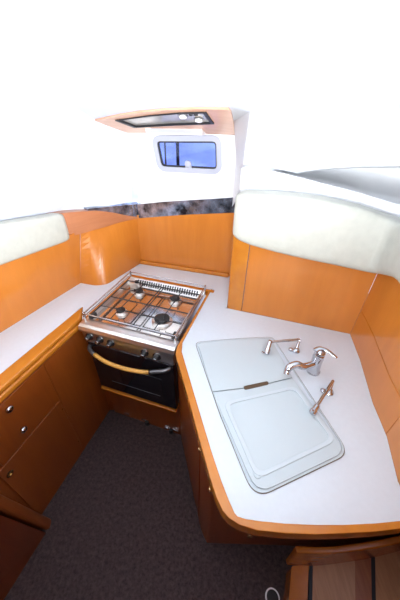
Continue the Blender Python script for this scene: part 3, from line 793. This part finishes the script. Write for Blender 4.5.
# ------------------------------------------------------------------ companionway step at the lower right
ZS = .12
stp = thing('companionway_step', tuple(at(340, 580, ZS)), 'teak-planked step with a curved varnished rail below the end of the worktop', 'step')
def col_(xa, xb, y0=566, y1=640):
    def ex(x, y): return at(x, y, ZS)
    return [ex(xa, y0), ex(xb, y0), ex(xb, y1), ex(xa, y1)]
xs = [(309.5, 313, 'gasket'), (313, 340, 'teak'), (340, 355, 'teak'), (355, 371, 'teak_red'), (371, 375, 'gasket'), (375, 402, 'teak'), (402, 425, 'teak_red')]
for xa, xb, mt_ in xs:
    ytop = interp([(292, 563), (340, 560), (376, 553), (400, 548)], (xa+xb)/2)
    pl4 = [at(xa, ytop, ZS), at(xb, ytop, ZS), at(xb+(xb-340)*.05, 640, ZS), at(xa+(xa-340)*.05, 640, ZS)]
    part('seam' if mt_ == 'gasket' else 'plank', slab(pl4, .02, (0, 0, -1)), mt_, stp, bevel=.001 if mt_ != 'gasket' else 0)
post_ = round_poly([at(291.5, 566, ZS), at(308.8, 565, ZS), at(305.5, 640, ZS), at(285, 640, ZS)], [.01, 0, 0, .01], 4)
part('side_stringer', slab([p+Vector((0, 0, .004)) for p in post_], ZS, (0, 0, -1)), 'rail', stp, bevel=.005)
rb = [(286.5, 565), (315, 566), (340, 563.3), (360, 560.3), (376, 557), (400, 551), (414, 547.5)]
rt_ = [(285, 541), (300, 549), (320, 545.5), (346, 538), (372, 533.5), (400, 529), (425, 525)]
rq = smooth_path([at(x, y, ZS) for x, y in rb], 4)
rp_ = []
for i, q in enumerate(rq):
    zt2 = height_at(q, [(285, 547), (293, 546), (320, 543), (346, 537), (372, 532), (400, 526), (430, 519)], .45, .8)
    rp_.append((q.x, q.y, ZS-.002, min(zt2+.008, ZS+.20)))
part('curved_rail', ribbon(rp_, .022, 1), 'rail', stp, bevel=.007, seg=3)
for x, y in ((294, 552), (314, 551), (349, 541), (375, 535.5)):
    q = None
    best = min(rq, key=lambda q: abs(proj((q.x, q.y, ZS+.03))[0]-x))
    z = height_at(best, [(280, y), (430, y)], .45, .8)
    part('screw', lathe([(0, .002), (.003, .001), (.003, 0)], (best.x, best.y-.0005, z), (-.1, -1, 0), 10), 'brass', stp)

rg = at(272.5, 598, .0)
fr = thing('floor_ring', tuple(rg), 'round pale-rimmed black fitting set in the carpet by the step', 'floor fitting')
part('rim', lathe([(.026, 0), (.026, .006), (.031, .006), (.032, 0)], rg, seg=32), 'whiteplastic', fr)
part('cap', lathe([(.026, 0), (.026, .003), (0, .004)], rg, seg=32), 'black', fr)

# ------------------------------------------------------------------ light
wd = bpy.data.worlds.new('World'); S.world = wd; wd.use_nodes = True
nt = wd.node_tree; bg = nt.nodes['Background']
tc = nt.nodes.new('ShaderNodeTexCoord'); mp = nt.nodes.new('ShaderNodeMapping'); mp.inputs['Scale'].default_value = (5, 5, 14)
n = nt.nodes.new('ShaderNodeTexNoise'); n.inputs['Scale'].default_value = 1.3; n.inputs['Detail'].default_value = 4
r = nt.nodes.new('ShaderNodeValToRGB'); r.color_ramp.elements[0].position = .38; r.color_ramp.elements[1].position = .68
r.color_ramp.elements[0].color = (.40, .47, .80, 1); r.color_ramp.elements[1].color = (.75, .85, 1, 1)
nt.links.new(tc.outputs['Generated'], mp.inputs['Vector']); nt.links.new(mp.outputs['Vector'], n.inputs['Vector'])
nt.links.new(n.outputs['Fac'], r.inputs['Fac']); nt.links.new(r.outputs['Color'], bg.inputs['Color']); bg.inputs['Strength'].default_value = 1.6
def area(name, loc, target, size, power, col=(1, 1, 1), sy=None):
    l = bpy.data.lights.new(name, 'AREA'); l.energy = power; l.size = size; l.color = col
    if sy: l.shape = 'RECTANGLE'; l.size_y = sy
    o = bpy.data.objects.new(name, l); COL.objects.link(o); o.location = loc
    o.rotation_euler = (Vector(target)-Vector(loc)).to_track_quat('-Z', 'Y').to_euler(); return o
area('bounce_lamp', (0, -.3, 1.35), (0, .35, 2.05), .4, 20, (.93, .96, 1))
l1 = area('side_fill', (.45, -.35, 1.55), (-.75, .75, 1.85), .3, 13, (.93, .96, 1)); l1.data.spread = math.radians(75)  # added, unseen fill that brightens the left side of the headliner
l2 = area('roof_fill', (0, -.35, 1.5), (-.05, 1.0, 1.98), .3, 7.5, (.93, .96, 1)); l2.data.spread = math.radians(80)  # added, unseen fill that lifts the far roof and window wall
area('overhead_fill', (0, -.1, 2.0), (.0, 1.0, .9), .6, 3, (1, .97, .93))  # added soft fill from above, not a fitting of the cabin

# ------------------------------------------------------------------ camera
cd = bpy.data.cameras.new('Camera'); co = bpy.data.objects.new('Camera', cd); COL.objects.link(co)
cd.sensor_fit = 'HORIZONTAL'; cd.sensor_width = 36; cd.lens = F/400*36; cd.clip_start = .02
mw = R.to_4x4(); mw.translation = CAM; co.matrix_world = mw
S.camera = co
S.view_settings.view_transform = 'Standard'; S.view_settings.look = 'None'; S.view_settings.gamma = 1
S.view_settings.use_curve_mapping = False; S.view_settings.exposure = 0.1
